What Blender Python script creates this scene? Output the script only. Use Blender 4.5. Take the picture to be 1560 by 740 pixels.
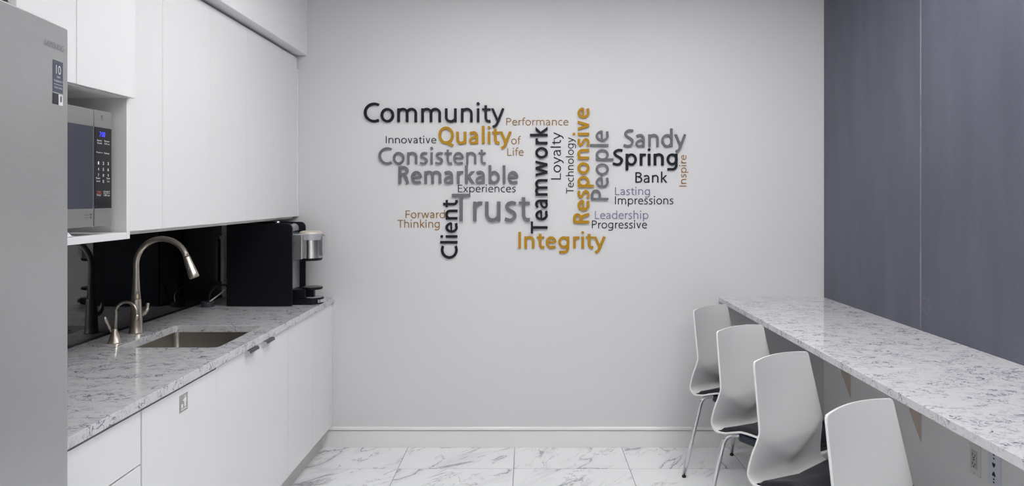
import bpy, bmesh, math, random
from mathutils import Vector, Matrix
PI = math.pi
R = math.radians
scn = bpy.context.scene
for o in list(bpy.data.objects):
    bpy.data.objects.remove(o)
COL = scn.collection

# ------------------------------------------------------------------ camera, world, exposure
F = 1008.0; CX, CY = 803.5, 297.2; H = 1.535; D = 4.04      # focal length in px, vanishing point, eye height, wall distance
cd = bpy.data.cameras.new('camera'); cam = bpy.data.objects.new('camera', cd); COL.objects.link(cam)
cam.location = (0, 0, H); cam.rotation_euler = (PI/2, 0, 0)
cd.sensor_width = 36; cd.lens = F/1560*36
cd.shift_x = (780-CX)/1560; cd.shift_y = (CY-370)/1560
cd.clip_start = 0.02
scn.camera = cam
w = bpy.data.worlds.new('world'); scn.world = w; w.use_nodes = True
w.node_tree.nodes['Background'].inputs[0].default_value = (0.97, 0.985, 1, 1)
w.node_tree.nodes['Background'].inputs[1].default_value = 1.4
scn.view_settings.view_transform = 'Standard'; scn.view_settings.look = 'None'
scn.view_settings.gamma = 1; scn.view_settings.use_curve_mapping = False
scn.view_settings.exposure = 0.0
LIGHT = 15.0            # radiance of the added ceiling panels
COVE = 0.0
CEIL = 2.93

# ------------------------------------------------------------------ materials
def srgb(r, g, b):
    def f(c):
        c /= 255.0
        return c/12.92 if c <= .04045 else ((c+.055)/1.055)**2.4
    return (f(r), f(g), f(b), 1)

def mat(name, col, rough=.5, metal=0., ior=1.5, coat=0., noise=None, bump=None, emit=None, aniso=0.):
    m = bpy.data.materials.new(name); m.use_nodes = True
    nt = m.node_tree; b = nt.nodes['Principled BSDF']
    b.inputs['Base Color'].default_value = col
    b.inputs['Roughness'].default_value = rough
    b.inputs['Metallic'].default_value = metal
    b.inputs['IOR'].default_value = ior
    b.inputs['Coat Weight'].default_value = coat
    b.inputs['Anisotropic'].default_value = aniso
    tc = nt.nodes.new('ShaderNodeTexCoord')
    if noise:            # (scale xyz, amount): soft variation of the base colour
        sc, amt = noise
        mp = nt.nodes.new('ShaderNodeMapping'); mp.inputs['Scale'].default_value = sc
        n = nt.nodes.new('ShaderNodeTexNoise'); n.inputs['Scale'].default_value = 1; n.inputs['Detail'].default_value = 4
        nt.links.new(tc.outputs['Object'], mp.inputs[0]); nt.links.new(mp.outputs[0], n.inputs['Vector'])
        mr = nt.nodes.new('ShaderNodeMapRange'); mr.inputs['From Min'].default_value = .3; mr.inputs['From Max'].default_value = .7
        mr.inputs['To Min'].default_value = 1-amt; mr.inputs['To Max'].default_value = 1+amt
        nt.links.new(n.outputs['Fac'], mr.inputs['Value'])
        mx = nt.nodes.new('ShaderNodeVectorMath'); mx.operation = 'SCALE'; mx.inputs[0].default_value = col[:3]
        nt.links.new(mr.outputs[0], mx.inputs['Scale']); nt.links.new(mx.outputs[0], b.inputs['Base Color'])
    if bump:             # (scale, strength)
        sc, st = bump
        mp = nt.nodes.new('ShaderNodeMapping'); mp.inputs['Scale'].default_value = sc
        n = nt.nodes.new('ShaderNodeTexNoise'); n.inputs['Scale'].default_value = 1; n.inputs['Detail'].default_value = 3
        nt.links.new(tc.outputs['Object'], mp.inputs[0]); nt.links.new(mp.outputs[0], n.inputs['Vector'])
        bp = nt.nodes.new('ShaderNodeBump'); bp.inputs['Strength'].default_value = st; bp.inputs['Distance'].default_value = .002
        nt.links.new(n.outputs['Fac'], bp.inputs['Height']); nt.links.new(bp.outputs[0], b.inputs['Normal'])
    if emit:
        b.inputs['Emission Color'].default_value = emit[0]; b.inputs['Emission Strength'].default_value = emit[1]
    return m

def ramp(nt, fac, stops):
    r = nt.nodes.new('ShaderNodeValToRGB'); e = r.color_ramp.elements
    e[0].position, e[0].color = stops[0]; e[1].position, e[1].color = stops[-1]
    for p, c in stops[1:-1]:
        x = e.new(p); x.color = c
    nt.links.new(fac, r.inputs[0]); return r.outputs[0]

def g(v): return (v, v, v, 1)

def mixc(nt, fac, a, b, mode='MIX'):
    m = nt.nodes.new('ShaderNodeMix'); m.data_type = 'RGBA'; m.blend_type = mode
    if isinstance(fac, (int, float)): m.inputs[0].default_value = fac
    else: nt.links.new(fac, m.inputs[0])
    for s, v in ((6, a), (7, b)):
        if isinstance(v, tuple): m.inputs[s].default_value = v
        else: nt.links.new(v, m.inputs[s])
    return m.outputs[2]

def ridge(nt, vec, scale, detail, width, dist=0., rough=.55):
    """thin lines where a noise crosses its middle value"""
    n = nt.nodes.new('ShaderNodeTexNoise'); n.inputs['Scale'].default_value = scale
    n.inputs['Detail'].default_value = detail; n.inputs['Distortion'].default_value = dist; n.inputs['Roughness'].default_value = rough
    nt.links.new(vec, n.inputs['Vector'])
    a = nt.nodes.new('ShaderNodeMath'); a.operation = 'SUBTRACT'; a.inputs[1].default_value = .5; nt.links.new(n.outputs['Fac'], a.inputs[0])
    b = nt.nodes.new('ShaderNodeMath'); b.operation = 'ABSOLUTE'; nt.links.new(a.outputs[0], b.inputs[0])
    c = nt.nodes.new('ShaderNodeMapRange'); c.interpolation_type = 'SMOOTHSTEP'
    c.inputs['From Min'].default_value = 0; c.inputs['From Max'].default_value = width
    c.inputs['To Min'].default_value = 1; c.inputs['To Max'].default_value = 0
    nt.links.new(b.outputs[0], c.inputs['Value']); return c.outputs[0]

def band(nt, vec, scale, lo, hi, detail=2.):
    n = nt.nodes.new('ShaderNodeTexNoise'); n.inputs['Scale'].default_value = scale; n.inputs['Detail'].default_value = detail
    nt.links.new(vec, n.inputs['Vector'])
    c = nt.nodes.new('ShaderNodeMapRange'); c.interpolation_type = 'SMOOTHSTEP'
    c.inputs['From Min'].default_value = lo; c.inputs['From Max'].default_value = hi
    nt.links.new(n.outputs['Fac'], c.inputs['Value']); return c.outputs[0]

def mul(nt, a, b):
    m = nt.nodes.new('ShaderNodeMath'); m.operation = 'MULTIPLY'
    nt.links.new(a, m.inputs[0])
    if isinstance(b, (int, float)): m.inputs[1].default_value = b
    else: nt.links.new(b, m.inputs[1])
    return m.outputs[0]

def quartz(name, base, vein):
    m = bpy.data.materials.new(name); m.use_nodes = True; nt = m.node_tree; b = nt.nodes['Principled BSDF']
    tc = nt.nodes.new('ShaderNodeTexCoord')
    mp = nt.nodes.new('ShaderNodeMapping'); mp.inputs['Scale'].default_value = (.75, 1.15, 1); mp.inputs['Rotation'].default_value = (0, 0, .25)
    nt.links.new(tc.outputs['Object'], mp.inputs[0]); v = mp.outputs[0]
    r1 = mul(nt, ridge(nt, v, 26, 4, .030, .8), band(nt, v, 15, .47, .58))
    r2 = mul(nt, ridge(nt, v, 55, 3, .07, .6), band(nt, v, 24, .42, .60))
    soft = band(nt, v, 30, .45, .8, 4)
    c = mixc(nt, mul(nt, soft, .22), base, srgb(176, 178, 184))
    c = mixc(nt, mul(nt, r2, .55), c, srgb(144, 148, 162))
    c = mixc(nt, mul(nt, r1, .95), c, vein)
    nt.links.new(c, b.inputs['Base Color']); b.inputs['Roughness'].default_value = .07
    return m

def marble(name):
    m = bpy.data.materials.new(name); m.use_nodes = True; nt = m.node_tree; b = nt.nodes['Principled BSDF']
    tc = nt.nodes.new('ShaderNodeTexCoord'); oi = nt.nodes.new('ShaderNodeObjectInfo')
    off = nt.nodes.new('ShaderNodeVectorMath'); off.operation = 'SCALE'; off.inputs['Scale'].default_value = 3.7
    nt.links.new(oi.outputs['Location'], off.inputs[0])
    ad = nt.nodes.new('ShaderNodeVectorMath'); nt.links.new(tc.outputs['Object'], ad.inputs[0]); nt.links.new(off.outputs[0], ad.inputs[1])
    ro = nt.nodes.new('ShaderNodeMapping'); ro.inputs['Rotation'].default_value = (0, 0, R(-48))
    mp = nt.nodes.new('ShaderNodeMapping'); mp.inputs['Scale'].default_value = (.7, 1.9, 1)
    nt.links.new(ad.outputs[0], ro.inputs[0]); nt.links.new(ro.outputs[0], mp.inputs[0]); v = mp.outputs[0]
    r1 = mul(nt, ridge(nt, v, 1.7, 6, .016, .9, .55), band(nt, v, 2.2, .42, .58))
    r2 = mul(nt, ridge(nt, v, 3.6, 5, .018, 1.2, .6), band(nt, v, 3, .48, .62))
    halo = mul(nt, ridge(nt, v, 1.7, 6, .10, .9, .6), band(nt, v, 2.2, .45, .62))
    c = mixc(nt, mul(nt, halo, .26), srgb(226, 227, 229), srgb(165, 166, 174))
    c = mixc(nt, mul(nt, r2, .6), c, srgb(140, 141, 150))
    c = mixc(nt, mul(nt, r1, .7), c, srgb(112, 112, 124))
    nt.links.new(c, b.inputs['Base Color']); b.inputs['Roughness'].default_value = .16
    return m

M = {}
M['wall'] = mat('wall_paint', srgb(201, 201, 203), .55, bump=((60, 60, 60), .05))
M['soffit'] = mat('soffit_paint', srgb(226, 226, 228), .55)
M['ceiling'] = mat('ceiling_paint', srgb(225, 225, 225), .8)
M['dark_paint'] = None
M['trim'] = mat('trim_paint', srgb(217, 217, 217), .3)
M['under'] = mat('lower_wall_paint', srgb(228, 228, 228), .5)
M['toe'] = mat('toe_kick_laminate', srgb(190, 190, 188), .4)
M['lacquer'] = mat('white_lacquer', srgb(222, 223, 225), .05)
M['upper'] = mat('white_lacquer_satin', srgb(219, 219, 221), .30)
M['carcass'] = mat('white_melamine', srgb(218, 218, 216), .45)
M['gap'] = mat('shadow_gap_edge', srgb(140, 138, 132), .6)
M['quartz'] = quartz('quartz_slab', srgb(200, 200, 202), srgb(84, 90, 114))
M['marble'] = marble('marble_tile')
M['grout'] = mat('grout', srgb(120, 118, 130), .8)
M['glass'] = mat('black_glass', srgb(7, 8, 13), .012, ior=2.0)
M['black'] = mat('black_plastic', srgb(9, 10, 18), .38)
M['black'].node_tree.nodes['Principled BSDF'].inputs['Specular IOR Level'].default_value = .3
M['blackgloss'] = mat('black_gloss_plastic', srgb(13, 14, 20), .15)
M['silverp'] = mat('silver_plastic', srgb(172, 173, 178), .32, metal=.35)
M['steel'] = mat('polished_steel', srgb(205, 203, 200), .13, metal=1)
M['satin'] = mat('satin_steel', srgb(190, 190, 192), .3, metal=1)
M['tab'] = mat('dark_steel_pull', srgb(105, 105, 108), .3, metal=1)
M['brushed'] = mat('brushed_steel', srgb(178, 178, 178), .30, metal=1, noise=((3, 3, 260), .04), aniso=.5)
M['fridge'] = mat('fridge_steel', srgb(186, 187, 188), .30, metal=.80, noise=((30, 30, 400), .03), aniso=.4)
M['nickel'] = mat('brushed_nickel', srgb(205, 196, 184), .33, metal=1)
M['chrome'] = mat('chrome', srgb(210, 210, 212), .10, metal=1)
M['sink'] = mat('sink_steel', srgb(165, 160, 152), .33, metal=1, noise=((200, 8, 8), .05))
M['shell'] = mat('chair_shell_plastic', srgb(206, 207, 208), .38, bump=((900, 900, 900), .04))
M['vinyl'] = mat('black_vinyl', srgb(20, 20, 28), .36, bump=((140, 140, 140), .25))
M['mount'] = mat('navy_plastic', srgb(30, 36, 54), .4)
M['rubber'] = mat('black_rubber', srgb(18, 18, 18), .7)
M['bracket'] = mat('tan_powder_coat', srgb(196, 182, 170), .45)
M['plate'] = mat('ivory_plate', srgb(214, 213, 207), .35)
M['plate2'] = mat('bluish_white_plate', srgb(212, 214, 228), .35)
M['socket'] = mat('grey_socket', srgb(180, 183, 185), .35)
M['white'] = mat('white_plastic', srgb(225, 225, 225), .4)
M['cable'] = mat('white_cable_sleeve', srgb(205, 205, 205), .45)
M['puck'] = mat('dark_grey_plastic', srgb(62, 66, 74), .4)
M['mwglass'] = mat('microwave_window', srgb(54, 57, 70), .12, ior=1.5)
M['mwpanel'] = mat('microwave_control_glass', srgb(14, 15, 22), .12)
M['print'] = mat('white_print', srgb(215, 215, 220), .5)
M['redprint'] = mat('red_print', srgb(190, 90, 70), .5)
M['greyprint'] = mat('grey_print', srgb(95, 95, 95), .5)
M['led'] = mat('blue_led_digits', srgb(40, 50, 230), .5, emit=(srgb(70, 80, 255), 1.6))
M['sticker'] = mat('slate_sticker', srgb(70, 76, 90), .45)
M['sticker2'] = mat('black_sticker', srgb(34, 36, 44), .45)
M['film'] = mat('clear_wrapper', srgb(225, 226, 235), .25)
M['redfilm'] = mat('red_wrapper_print', srgb(196, 120, 128), .4)
M['greysticker'] = mat('grey_sticker', srgb(150, 149, 147), .45)
M['L_black'] = mat('lettering_black', srgb(14, 15, 24), .55)
M['L_black'].node_tree.nodes['Principled BSDF'].inputs['Specular IOR Level'].default_value = .25
M['L_gold'] = mat('lettering_gold', srgb(164, 122, 10), .55)
M['L_gold'].node_tree.nodes['Principled BSDF'].inputs['Specular IOR Level'].default_value = .25
M['L_grey'] = mat('lettering_grey', srgb(101, 103, 108), .55)
M['L_grey'].node_tree.nodes['Principled BSDF'].inputs['Specular IOR Level'].default_value = .25
M['L_brown'] = mat('lettering_brown', srgb(142, 108, 60), .55)
M['L_brown'].node_tree.nodes['Principled BSDF'].inputs['Specular IOR Level'].default_value = .25
M['L_lav'] = mat('lettering_lavender', srgb(122, 122, 152), .55)
M['L_lav'].node_tree.nodes['Principled BSDF'].inputs['Specular IOR Level'].default_value = .25
M['L_char'] = mat('lettering_charcoal', srgb(36, 36, 46), .55)
M['L_char'].node_tree.nodes['Principled BSDF'].inputs['Specular IOR Level'].default_value = .25

def dark_wall():
    m = bpy.data.materials.new('slate_blue_panel_paint'); m.use_nodes = True; nt = m.node_tree; b = nt.nodes['Principled BSDF']
    tc = nt.nodes.new('ShaderNodeTexCoord'); v = tc.outputs['Object']
    mp = nt.nodes.new('ShaderNodeMapping'); mp.inputs['Scale'].default_value = (1, 2.6, .5); nt.links.new(v, mp.inputs[0])
    cl = band(nt, mp.outputs[0], 2.2, .3, .7, 5)
    c = mixc(nt, mul(nt, cl, .8), srgb(70, 73, 86), srgb(87, 89, 102))
    scr = nt.nodes.new('ShaderNodeMapping'); scr.inputs['Scale'].default_value = (1, 6, 1.2); scr.inputs['Rotation'].default_value = (R(12), 0, 0)
    nt.links.new(v, scr.inputs[0])
    s = mul(nt, ridge(nt, scr.outputs[0], 1.6, 4, .004, .4), band(nt, v, 5, .62, .8))
    c = mixc(nt, mul(nt, s, .28), c, srgb(150, 152, 162))
    fine = band(nt, v, 160, .35, .75, 2)
    c = mixc(nt, mul(nt, fine, .25), c, srgb(102, 104, 118))
    nt.links.new(c, b.inputs['Base Color']); b.inputs['Roughness'].default_value = .42
    n = nt.nodes.new('ShaderNodeTexNoise'); n.inputs['Scale'].default_value = 220; nt.links.new(v, n.inputs['Vector'])
    bp = nt.nodes.new('ShaderNodeBump'); bp.inputs['Strength'].default_value = .25; bp.inputs['Distance'].default_value = .002
    nt.links.new(n.outputs['Fac'], bp.inputs['Height']); nt.links.new(bp.outputs[0], b.inputs['Normal'])
    return m
M['dark_paint'] = dark_wall()
M['seam'] = mat('worn_seam', srgb(126, 122, 126), .6, noise=((8, 8, 9), .3))

# ------------------------------------------------------------------ helpers
def link(name, bm, m, parent=None, smooth=False, bevel=0., loc=None, seg=2):
    me = bpy.data.meshes.new(name)
    bmesh.ops.recalc_face_normals(bm, faces=bm.faces)
    bm.to_mesh(me); bm.free()
    o = bpy.data.objects.new(name, me); COL.objects.link(o)
    me.materials.append(m)
    if smooth:
        for p in me.polygons: p.use_smooth = True
    if bevel:
        b = o.modifiers.new('bevel', 'BEVEL'); b.width = bevel; b.segments = seg; b.limit_method = 'ANGLE'; b.angle_limit = R(50)
    if parent: o.parent = parent
    if loc: o.location = loc
    return o

def box(bm, x0, x1, y0, y1, z0, z1):
    vs = [bm.verts.new((x, y, z)) for x in (x0, x1) for y in (y0, y1) for z in (z0, z1)]
    for f in ((0, 1, 3, 2), (4, 6, 7, 5), (0, 4, 5, 1), (2, 3, 7, 6), (0, 2, 6, 4), (1, 5, 7, 3)):
        bm.faces.new([vs[i] for i in f])

def B(name, x0, x1, y0, y1, z0, z1, m, parent=None, bevel=.001):
    """a box given in world coordinates; its origin is the parent's place"""
    bm = bmesh.new()
    p = parent.location if parent else Vector((0, 0, 0))
    if parent and parent.parent: p = p + parent.parent.location
    if parent is None:
        c = Vector(((x0+x1)/2, (y0+y1)/2, z0))
        box(bm, x0-c.x, x1-c.x, y0-c.y, y1-c.y, 0, z1-z0)
        return link(name, bm, m, None, bevel=bevel, loc=c)
    box(bm, x0-p.x, x1-p.x, y0-p.y, y1-p.y, z0-p.z, z1-p.z)
    return link(name, bm, m, parent, bevel=bevel)

def prism(bm, pts, axis, a, b):
    """extrude a polygon: pts are the two other coordinates, in axis order"""
    def P(u, v, t):
        return {'x': (t, u, v), 'y': (u, t, v), 'z': (u, v, t)}[axis]
    A = [bm.verts.new(P(u, v, a)) for u, v in pts]; Bv = [bm.verts.new(P(u, v, b)) for u, v in pts]
    n = len(pts)
    bm.faces.new(A); bm.faces.new(Bv[::-1])
    for i in range(n): bm.faces.new((A[i], A[(i+1) % n], Bv[(i+1) % n], Bv[i]))

def tube(bm, pts, rad, seg=14, cap=True):
    pts = [Vector(p) for p in pts]; n = len(pts)
    rr = rad if isinstance(rad, (list, tuple)) else [rad]*n
    t0 = (pts[1]-pts[0]).normalized()
    up = Vector((0, 0, 1)) if abs(t0.z) < .9 else Vector((1, 0, 0))
    nrm = t0.cross(up).normalized(); rings = []
    prev = t0
    for i, p in enumerate(pts):
        t = (pts[min(i+1, n-1)]-pts[max(i-1, 0)]).normalized()
        q = prev.rotation_difference(t); nrm = (q @ nrm); nrm = (nrm - t*nrm.dot(t)).normalized(); prev = t
        bi = t.cross(nrm)
        rings.append([bm.verts.new(p + (nrm*math.cos(2*PI*k/seg) + bi*math.sin(2*PI*k/seg))*rr[i]) for k in range(seg)])
    for a, b in zip(rings, rings[1:]):
        for k in range(seg): bm.faces.new((a[k], a[(k+1) % seg], b[(k+1) % seg], b[k]))
    if cap: bm.faces.new(rings[0]); bm.faces.new(rings[-1])

def lathe(bm, prof, c=(0, 0, 0), seg=32):
    """profile of (radius, z)"""
    rings = []
    for r, z in prof:
        if r < 1e-6: rings.append([bm.verts.new((c[0], c[1], c[2]+z))])
        else: rings.append([bm.verts.new((c[0]+r*math.cos(2*PI*k/seg), c[1]+r*math.sin(2*PI*k/seg), c[2]+z)) for k in range(seg)])
    for a, b in zip(rings, rings[1:]):
        for k in range(seg):
            k2 = (k+1) % seg
            if len(a) == 1: bm.faces.new((a[0], b[k], b[k2]))
            elif len(b) == 1: bm.faces.new((a[k], a[k2], b[0]))
            else: bm.faces.new((a[k], a[k2], b[k2], b[k]))
    if len(rings[0]) > 1: bm.faces.new(rings[0])
    if len(rings[-1]) > 1: bm.faces.new(rings[-1])

def smooth_path(pts, n=6):
    """Catmull-Rom through points"""
    P = [Vector(p) for p in pts]; P = [P[0]*2-P[1]] + P + [P[-1]*2-P[-2]]; out = []
    for i in range(1, len(P)-2):
        for k in range(n):
            t = k/n; a, b, c, d = P[i-1:i+3]
            out.append(.5*((2*b) + (c-a)*t + (2*a-5*b+4*c-d)*t*t + (3*b-a-3*c+d)*t**3))
    out.append(P[-2]); return out

def thing(name, label, cat, loc=(0, 0, 0), group=None):
    o = bpy.data.objects.new(name, None); COL.objects.link(o); o.location = loc; o.empty_display_size = .05
    o['label'] = label; o['category'] = cat
    if group: o['group'] = group
    return o

def tag(o, label, cat, group=None):
    o['label'] = label; o['category'] = cat
    if group: o['group'] = group
    return o

def struct(o): o['kind'] = 'structure'; return o

def autosmooth(o, ang=35):
    for p in o.data.polygons: p.use_smooth = True
    try: o.data.set_sharp_from_angle(angle=R(ang))
    except Exception: pass
    return o

def text_mesh(body, offset=0., extr=0., bevel=0.):
    c = bpy.data.curves.new('t', 'FONT'); c.body = body; c.size = 1; c.offset = offset; c.extrude = extr
    c.resolution_u = 5; c.bevel_depth = bevel; c.bevel_resolution = 1
    o = bpy.data.objects.new('t', c); COL.objects.link(o)
    dg = bpy.context.evaluated_depsgraph_get(); dg.update()
    me = bpy.data.meshes.new_from_object(o.evaluated_get(dg))
    bpy.data.objects.remove(o); bpy.data.curves.remove(c)
    return me

# ------------------------------------------------------------------ the room
WL, WR, REAR = -1.90, 1.81, -3.2
# floor: a grout bed and its marble tiles
floor = struct(B('floor', WL, WR, REAR, D, -.05, -.0015, M['grout'], bevel=0))
TX, TY = .6505, .325
tile_mesh = None
rnd = random.Random(4)
def clip_tile(x0, x1, y0, y1):
    bm = bmesh.new(); cx, cy = (x0+x1)/2, (y0+y1)/2
    box(bm, x0-cx, x1-cx, y0-cy, y1-cy, -.004, 0)
    return bm, cx, cy
xs = [-.7275-2*TX + i*TX for i in range(0, 7)]
G = .0018
full = {}
for j in range(0, 23):
    ya, yb = D-(j+1)*TY, D-j*TY
    ya = max(ya, REAR)
    if yb - ya < .02: continue
    for x in xs:
        xa, xb = max(x, WL), min(x+TX, WR)
        if xb-xa < .02: continue
        key = (round(xb-xa, 3), round(yb-ya, 3))
        cx, cy = (xa+xb)/2, (ya+yb)/2
        if key not in full:
            bm = bmesh.new(); box(bm, -(xb-xa)/2+G, (xb-xa)/2-G, -(yb-ya)/2+G, (yb-ya)/2-G, -.0015, 0)
            me = bpy.data.meshes.new('tile'); bmesh.ops.recalc_face_normals(bm, faces=bm.faces); bm.to_mesh(me); bm.free()
            me.materials.append(M['marble']); full[key] = me
        t = bpy.data.objects.new('tile', full[key]); COL.objects.link(t)
        t.parent = floor; t.location = (cx-floor.location.x, cy-floor.location.y, -floor.location.z)

struct(B('wall_back', WL-.1, WR+.1, D, D+.1, -.05, CEIL, M['wall'], bevel=0))
struct(B('wall_left', WL-.1, WL, REAR, D, -.05, CEIL, M['wall'], bevel=0))
wr = struct(B('wall_right', WR+.012, WR+.112, REAR, D, -.05, CEIL, M['wall'], bevel=0))
bm = bmesh.new()
OX0, OX1, OZ0, OZ1 = -1.55, 1.45, .10, 2.55      # unglazed opening added behind the camera, only to let world light in
box(bm, WL-.1, WR+.1, -.1, 0, OZ1, CEIL); box(bm, WL-.1, WR+.1, -.1, 0, -.05, OZ0)
box(bm, WL-.1, OX0, -.1, 0, OZ0, OZ1); box(bm, OX1, WR+.1, -.1, 0, OZ0, OZ1)
struct(link('wall_rear', bm, M['wall'], loc=(0, REAR, 0)))
bm = bmesh.new()
for x in (OX0, -.55, .45, OX1-.05): box(bm, x, x+.05, -.07, -.02, OZ0, OZ1)
for z in (OZ0, OZ1-.05): box(bm, OX0+.05, OX1-.05, -.07, -.02, z, z+.05)
struct(link('window_1', bm, M['trim'], loc=(0, REAR, 0)))  # bars of the added rear opening, unseen by the camera
struct(B('ceiling', WL-.1, WR+.1, REAR, D, CEIL, CEIL+.1, M['ceiling'], bevel=0))
# lower and upper facing of the right wall
B('lower_panel', WR, WR+.012, REAR, D, 0, .9, M['under'], wr, bevel=0)
pj = 3.045
edges = [REAR, -.63, .595, 1.82, pj, D]
for a, b in zip(edges, edges[1:]):
    B('panel', WR, WR+.012, a+.0008, b-.0008, .9, CEIL-.002, M['dark_paint'], wr, bevel=.0008)
B('seam_strip', WR-.0006, WR+.002, pj-.004, pj+.004, .92, CEIL-.002, M['seam'], wr, bevel=0)
# soffit over the wall cabinets
struct(B('trim_1', WL, -1.344, REAR, D, 2.387, CEIL, M['soffit'], bevel=.002))
# baseboards
def baseboard(name, x0, x1, y0, y1):
    o = struct(B(name, x0, x1, y0, y1, 0, .101, M['trim'], bevel=.001)); return o
bb = baseboard('baseboard_back', -1.26, WR-.016, D-.012, D)
bm = bmesh.new(); cy = bb.location.y
pr = [(D-cy, .101), (D-.001-cy, .101), (D-.001-cy, .1065), (D-.018-cy, .1065), (D-.018-cy, .119), (D-.014-cy, .124), (D-cy, .124)]
prism(bm, pr, 'x', -1.26-bb.location.x, WR-.016-bb.location.x); link('cap', bm, M['trim'], bb)
bb = baseboard('baseboard_right', WR-.012, WR, .2, D)
bm = bmesh.new(); cx_ = bb.location.x
pr = [(WR-cx_, .101), (WR-.001-cx_, .101), (WR-.001-cx_, .1065), (WR-.018-cx_, .1065), (WR-.018-cx_, .119), (WR-.014-cx_, .124), (WR-cx_, .124)]
prism(bm, pr, 'y', .2-bb.location.y, D-bb.location.y); link('cap', bm, M['trim'], bb)

# ceiling panels added out of view, only to light the room
M['lamp'] = mat('lamp_diffuser', (1, 1, 1, 1), .5, emit=((1, .985, .97, 1), LIGHT))
LL = ['left ceiling light panel of the row nearest the lettered wall', 'right ceiling light panel of the row nearest the lettered wall', 'left ceiling light panel above the camera',
      'right ceiling light panel above the camera', 'left ceiling light panel nearest the glazed opening', 'right ceiling light panel nearest the glazed opening']
for i, (lx, ly) in enumerate(((-.25, 2.50), (1.05, 2.50), (-.15, .0), (1.05, .0), (-.15, -2.1), (1.05, -2.1))):
    t = thing('ceiling_light', LL[i], 'ceiling light', (lx, ly, CEIL-.03), 'ceiling light panels')
    hx, hy = .30, .45
    bm = bmesh.new()
    for a in ((lx-hx-.03, lx-hx, ly-hy-.03, ly+hy+.03), (lx+hx, lx+hx+.03, ly-hy-.03, ly+hy+.03), (lx-hx, lx+hx, ly-hy-.03, ly-hy), (lx-hx, lx+hx, ly+hy, ly+hy+.03)):
        box(bm, a[0]-lx, a[1]-lx, a[2]-ly, a[3]-ly, 0, .03)
    link('frame', bm, M['trim'], t)
    B('diffuser', lx-hx, lx+hx, ly-hy, ly+hy, CEIL-.02, CEIL-.005, M['lamp'], t, bevel=0)

# ------------------------------------------------------------------ left run: base cabinets
FX = -1.19; ZB, ZT = .134, .8815
KX = -1.25
def base_cab(label, y0, y1, fronts, reveal=0.):
    t = thing('base_cabinet', label, 'cabinet', ((FX-.3), (y0+y1)/2, 0), 'white base cabinets under the worktop')
    bm = bmesh.new(); px, py = t.location.x, t.location.y
    s = .016; xb, xf = WL+.05, FX-.021
    box(bm, xb-px, xf-px, y0-py, y0+s-py, ZB, ZT-.0); box(bm, xb-px, xf-px, y1-s-py, y1-py, ZB, ZT)
    box(bm, xb-px, xf-px, y0+s-py, y1-s-py, ZB, ZB+s); box(bm, xb-px, xb+.008-px, y0+s-py, y1-s-py, ZB+s, ZT)
    link('body', bm, M['carcass'], t)
    B('toe_kick', KX-.016, KX, y0+.0003, y1-.0003, 0, ZB, M['toe'], t, bevel=0)
    for (name, a, b, c, d) in fronts:
        B(name, FX-.019, FX, a, b, c, d, M['lacquer'], t, bevel=.0004)
    return t
g1 = .0022
t = base_cab('white drawer cabinet at the near end of the worktop beside the refrigerator', 1.485, 2.0395,
             [('drawer', 1.487, 2.0375-.002, .7095, ZT-.011), ('drawer', 1.487, 2.0375-.002, .435, .7045), ('drawer', 1.487, 2.0375-.002, ZB, .430)])
t = base_cab('white pull-out bin cabinet with a small grey sticker on its door', 2.0415, 2.5295, [('door', 2.0435, 2.5298, ZB, ZT-.011)])
# the sticker with a tidy-bin figure
st = B('sticker', FX, FX+.0012, 2.262, 2.316, .789, .848, M['greysticker'], t, bevel=0)
st['label'] = 'grey square sticker showing a person dropping litter in a bin'
bm = bmesh.new(); p0 = t.location
def q(bm, ya, yb, za, zb): box(bm, FX+.0012-p0.x, FX+.0018-p0.x, ya-p0.y, yb-p0.y, za, zb)
q(bm, 2.292, 2.303, .803, .820); q(bm, 2.289, 2.305, .820, .833); q(bm, 2.294, 2.300, .835, .841)
q(bm, 2.281, 2.289, .826, .829); q(bm, 2.272, 2.283, .803, .816); q(bm, 2.270, 2.309, .7955, .7985)
o = link('pictogram', bm, M['white'], st); o.matrix_parent_inverse = Matrix.Identity(4)
sinkcab = base_cab('white sink base cabinet with two steel tab pulls on its door tops', 2.5305, 3.2845,
             [('door', 2.5300, 2.9239, ZB, ZT-.002), ('door', 2.9241, 3.2835, ZB, ZT-.002)])
for (a, b) in ((2.786, 2.876), (2.965, 3.055)):
    bm = bmesh.new(); p0 = sinkcab.location
    prism(bm, [(FX-.004-p0.x, .8812), (FX+.022-p0.x, .8812), (FX+.026-p0.x, .869), (FX+.0235-p0.x, .868), (FX+.0200-p0.x, .8795), (FX-.004-p0.x, .8797)], 'y', a-p0.y, b-p0.y)
    h = link('tab_pull', bm, M['tab'], sinkcab)
base_cab('narrow white base cabinet between the sink cabinet and the end cabinet', 3.2855, 3.6620, [('door', 3.2875, 3.6612, ZB, ZT-.003)])
base_cab('white end base cabinet against the lettered wall below the coffee machine', 3.6630, 4.036, [('door', 3.6640, 4.018, ZB, ZT-.003)])
tag(B('filler_strip', FX-.019, FX-.003, 4.0190, 4.0385, ZB+.002, ZT-.003, M['upper'], bevel=0), 'slim white filler strip closing the base cabinets against the lettered wall', 'filler strip')

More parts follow.
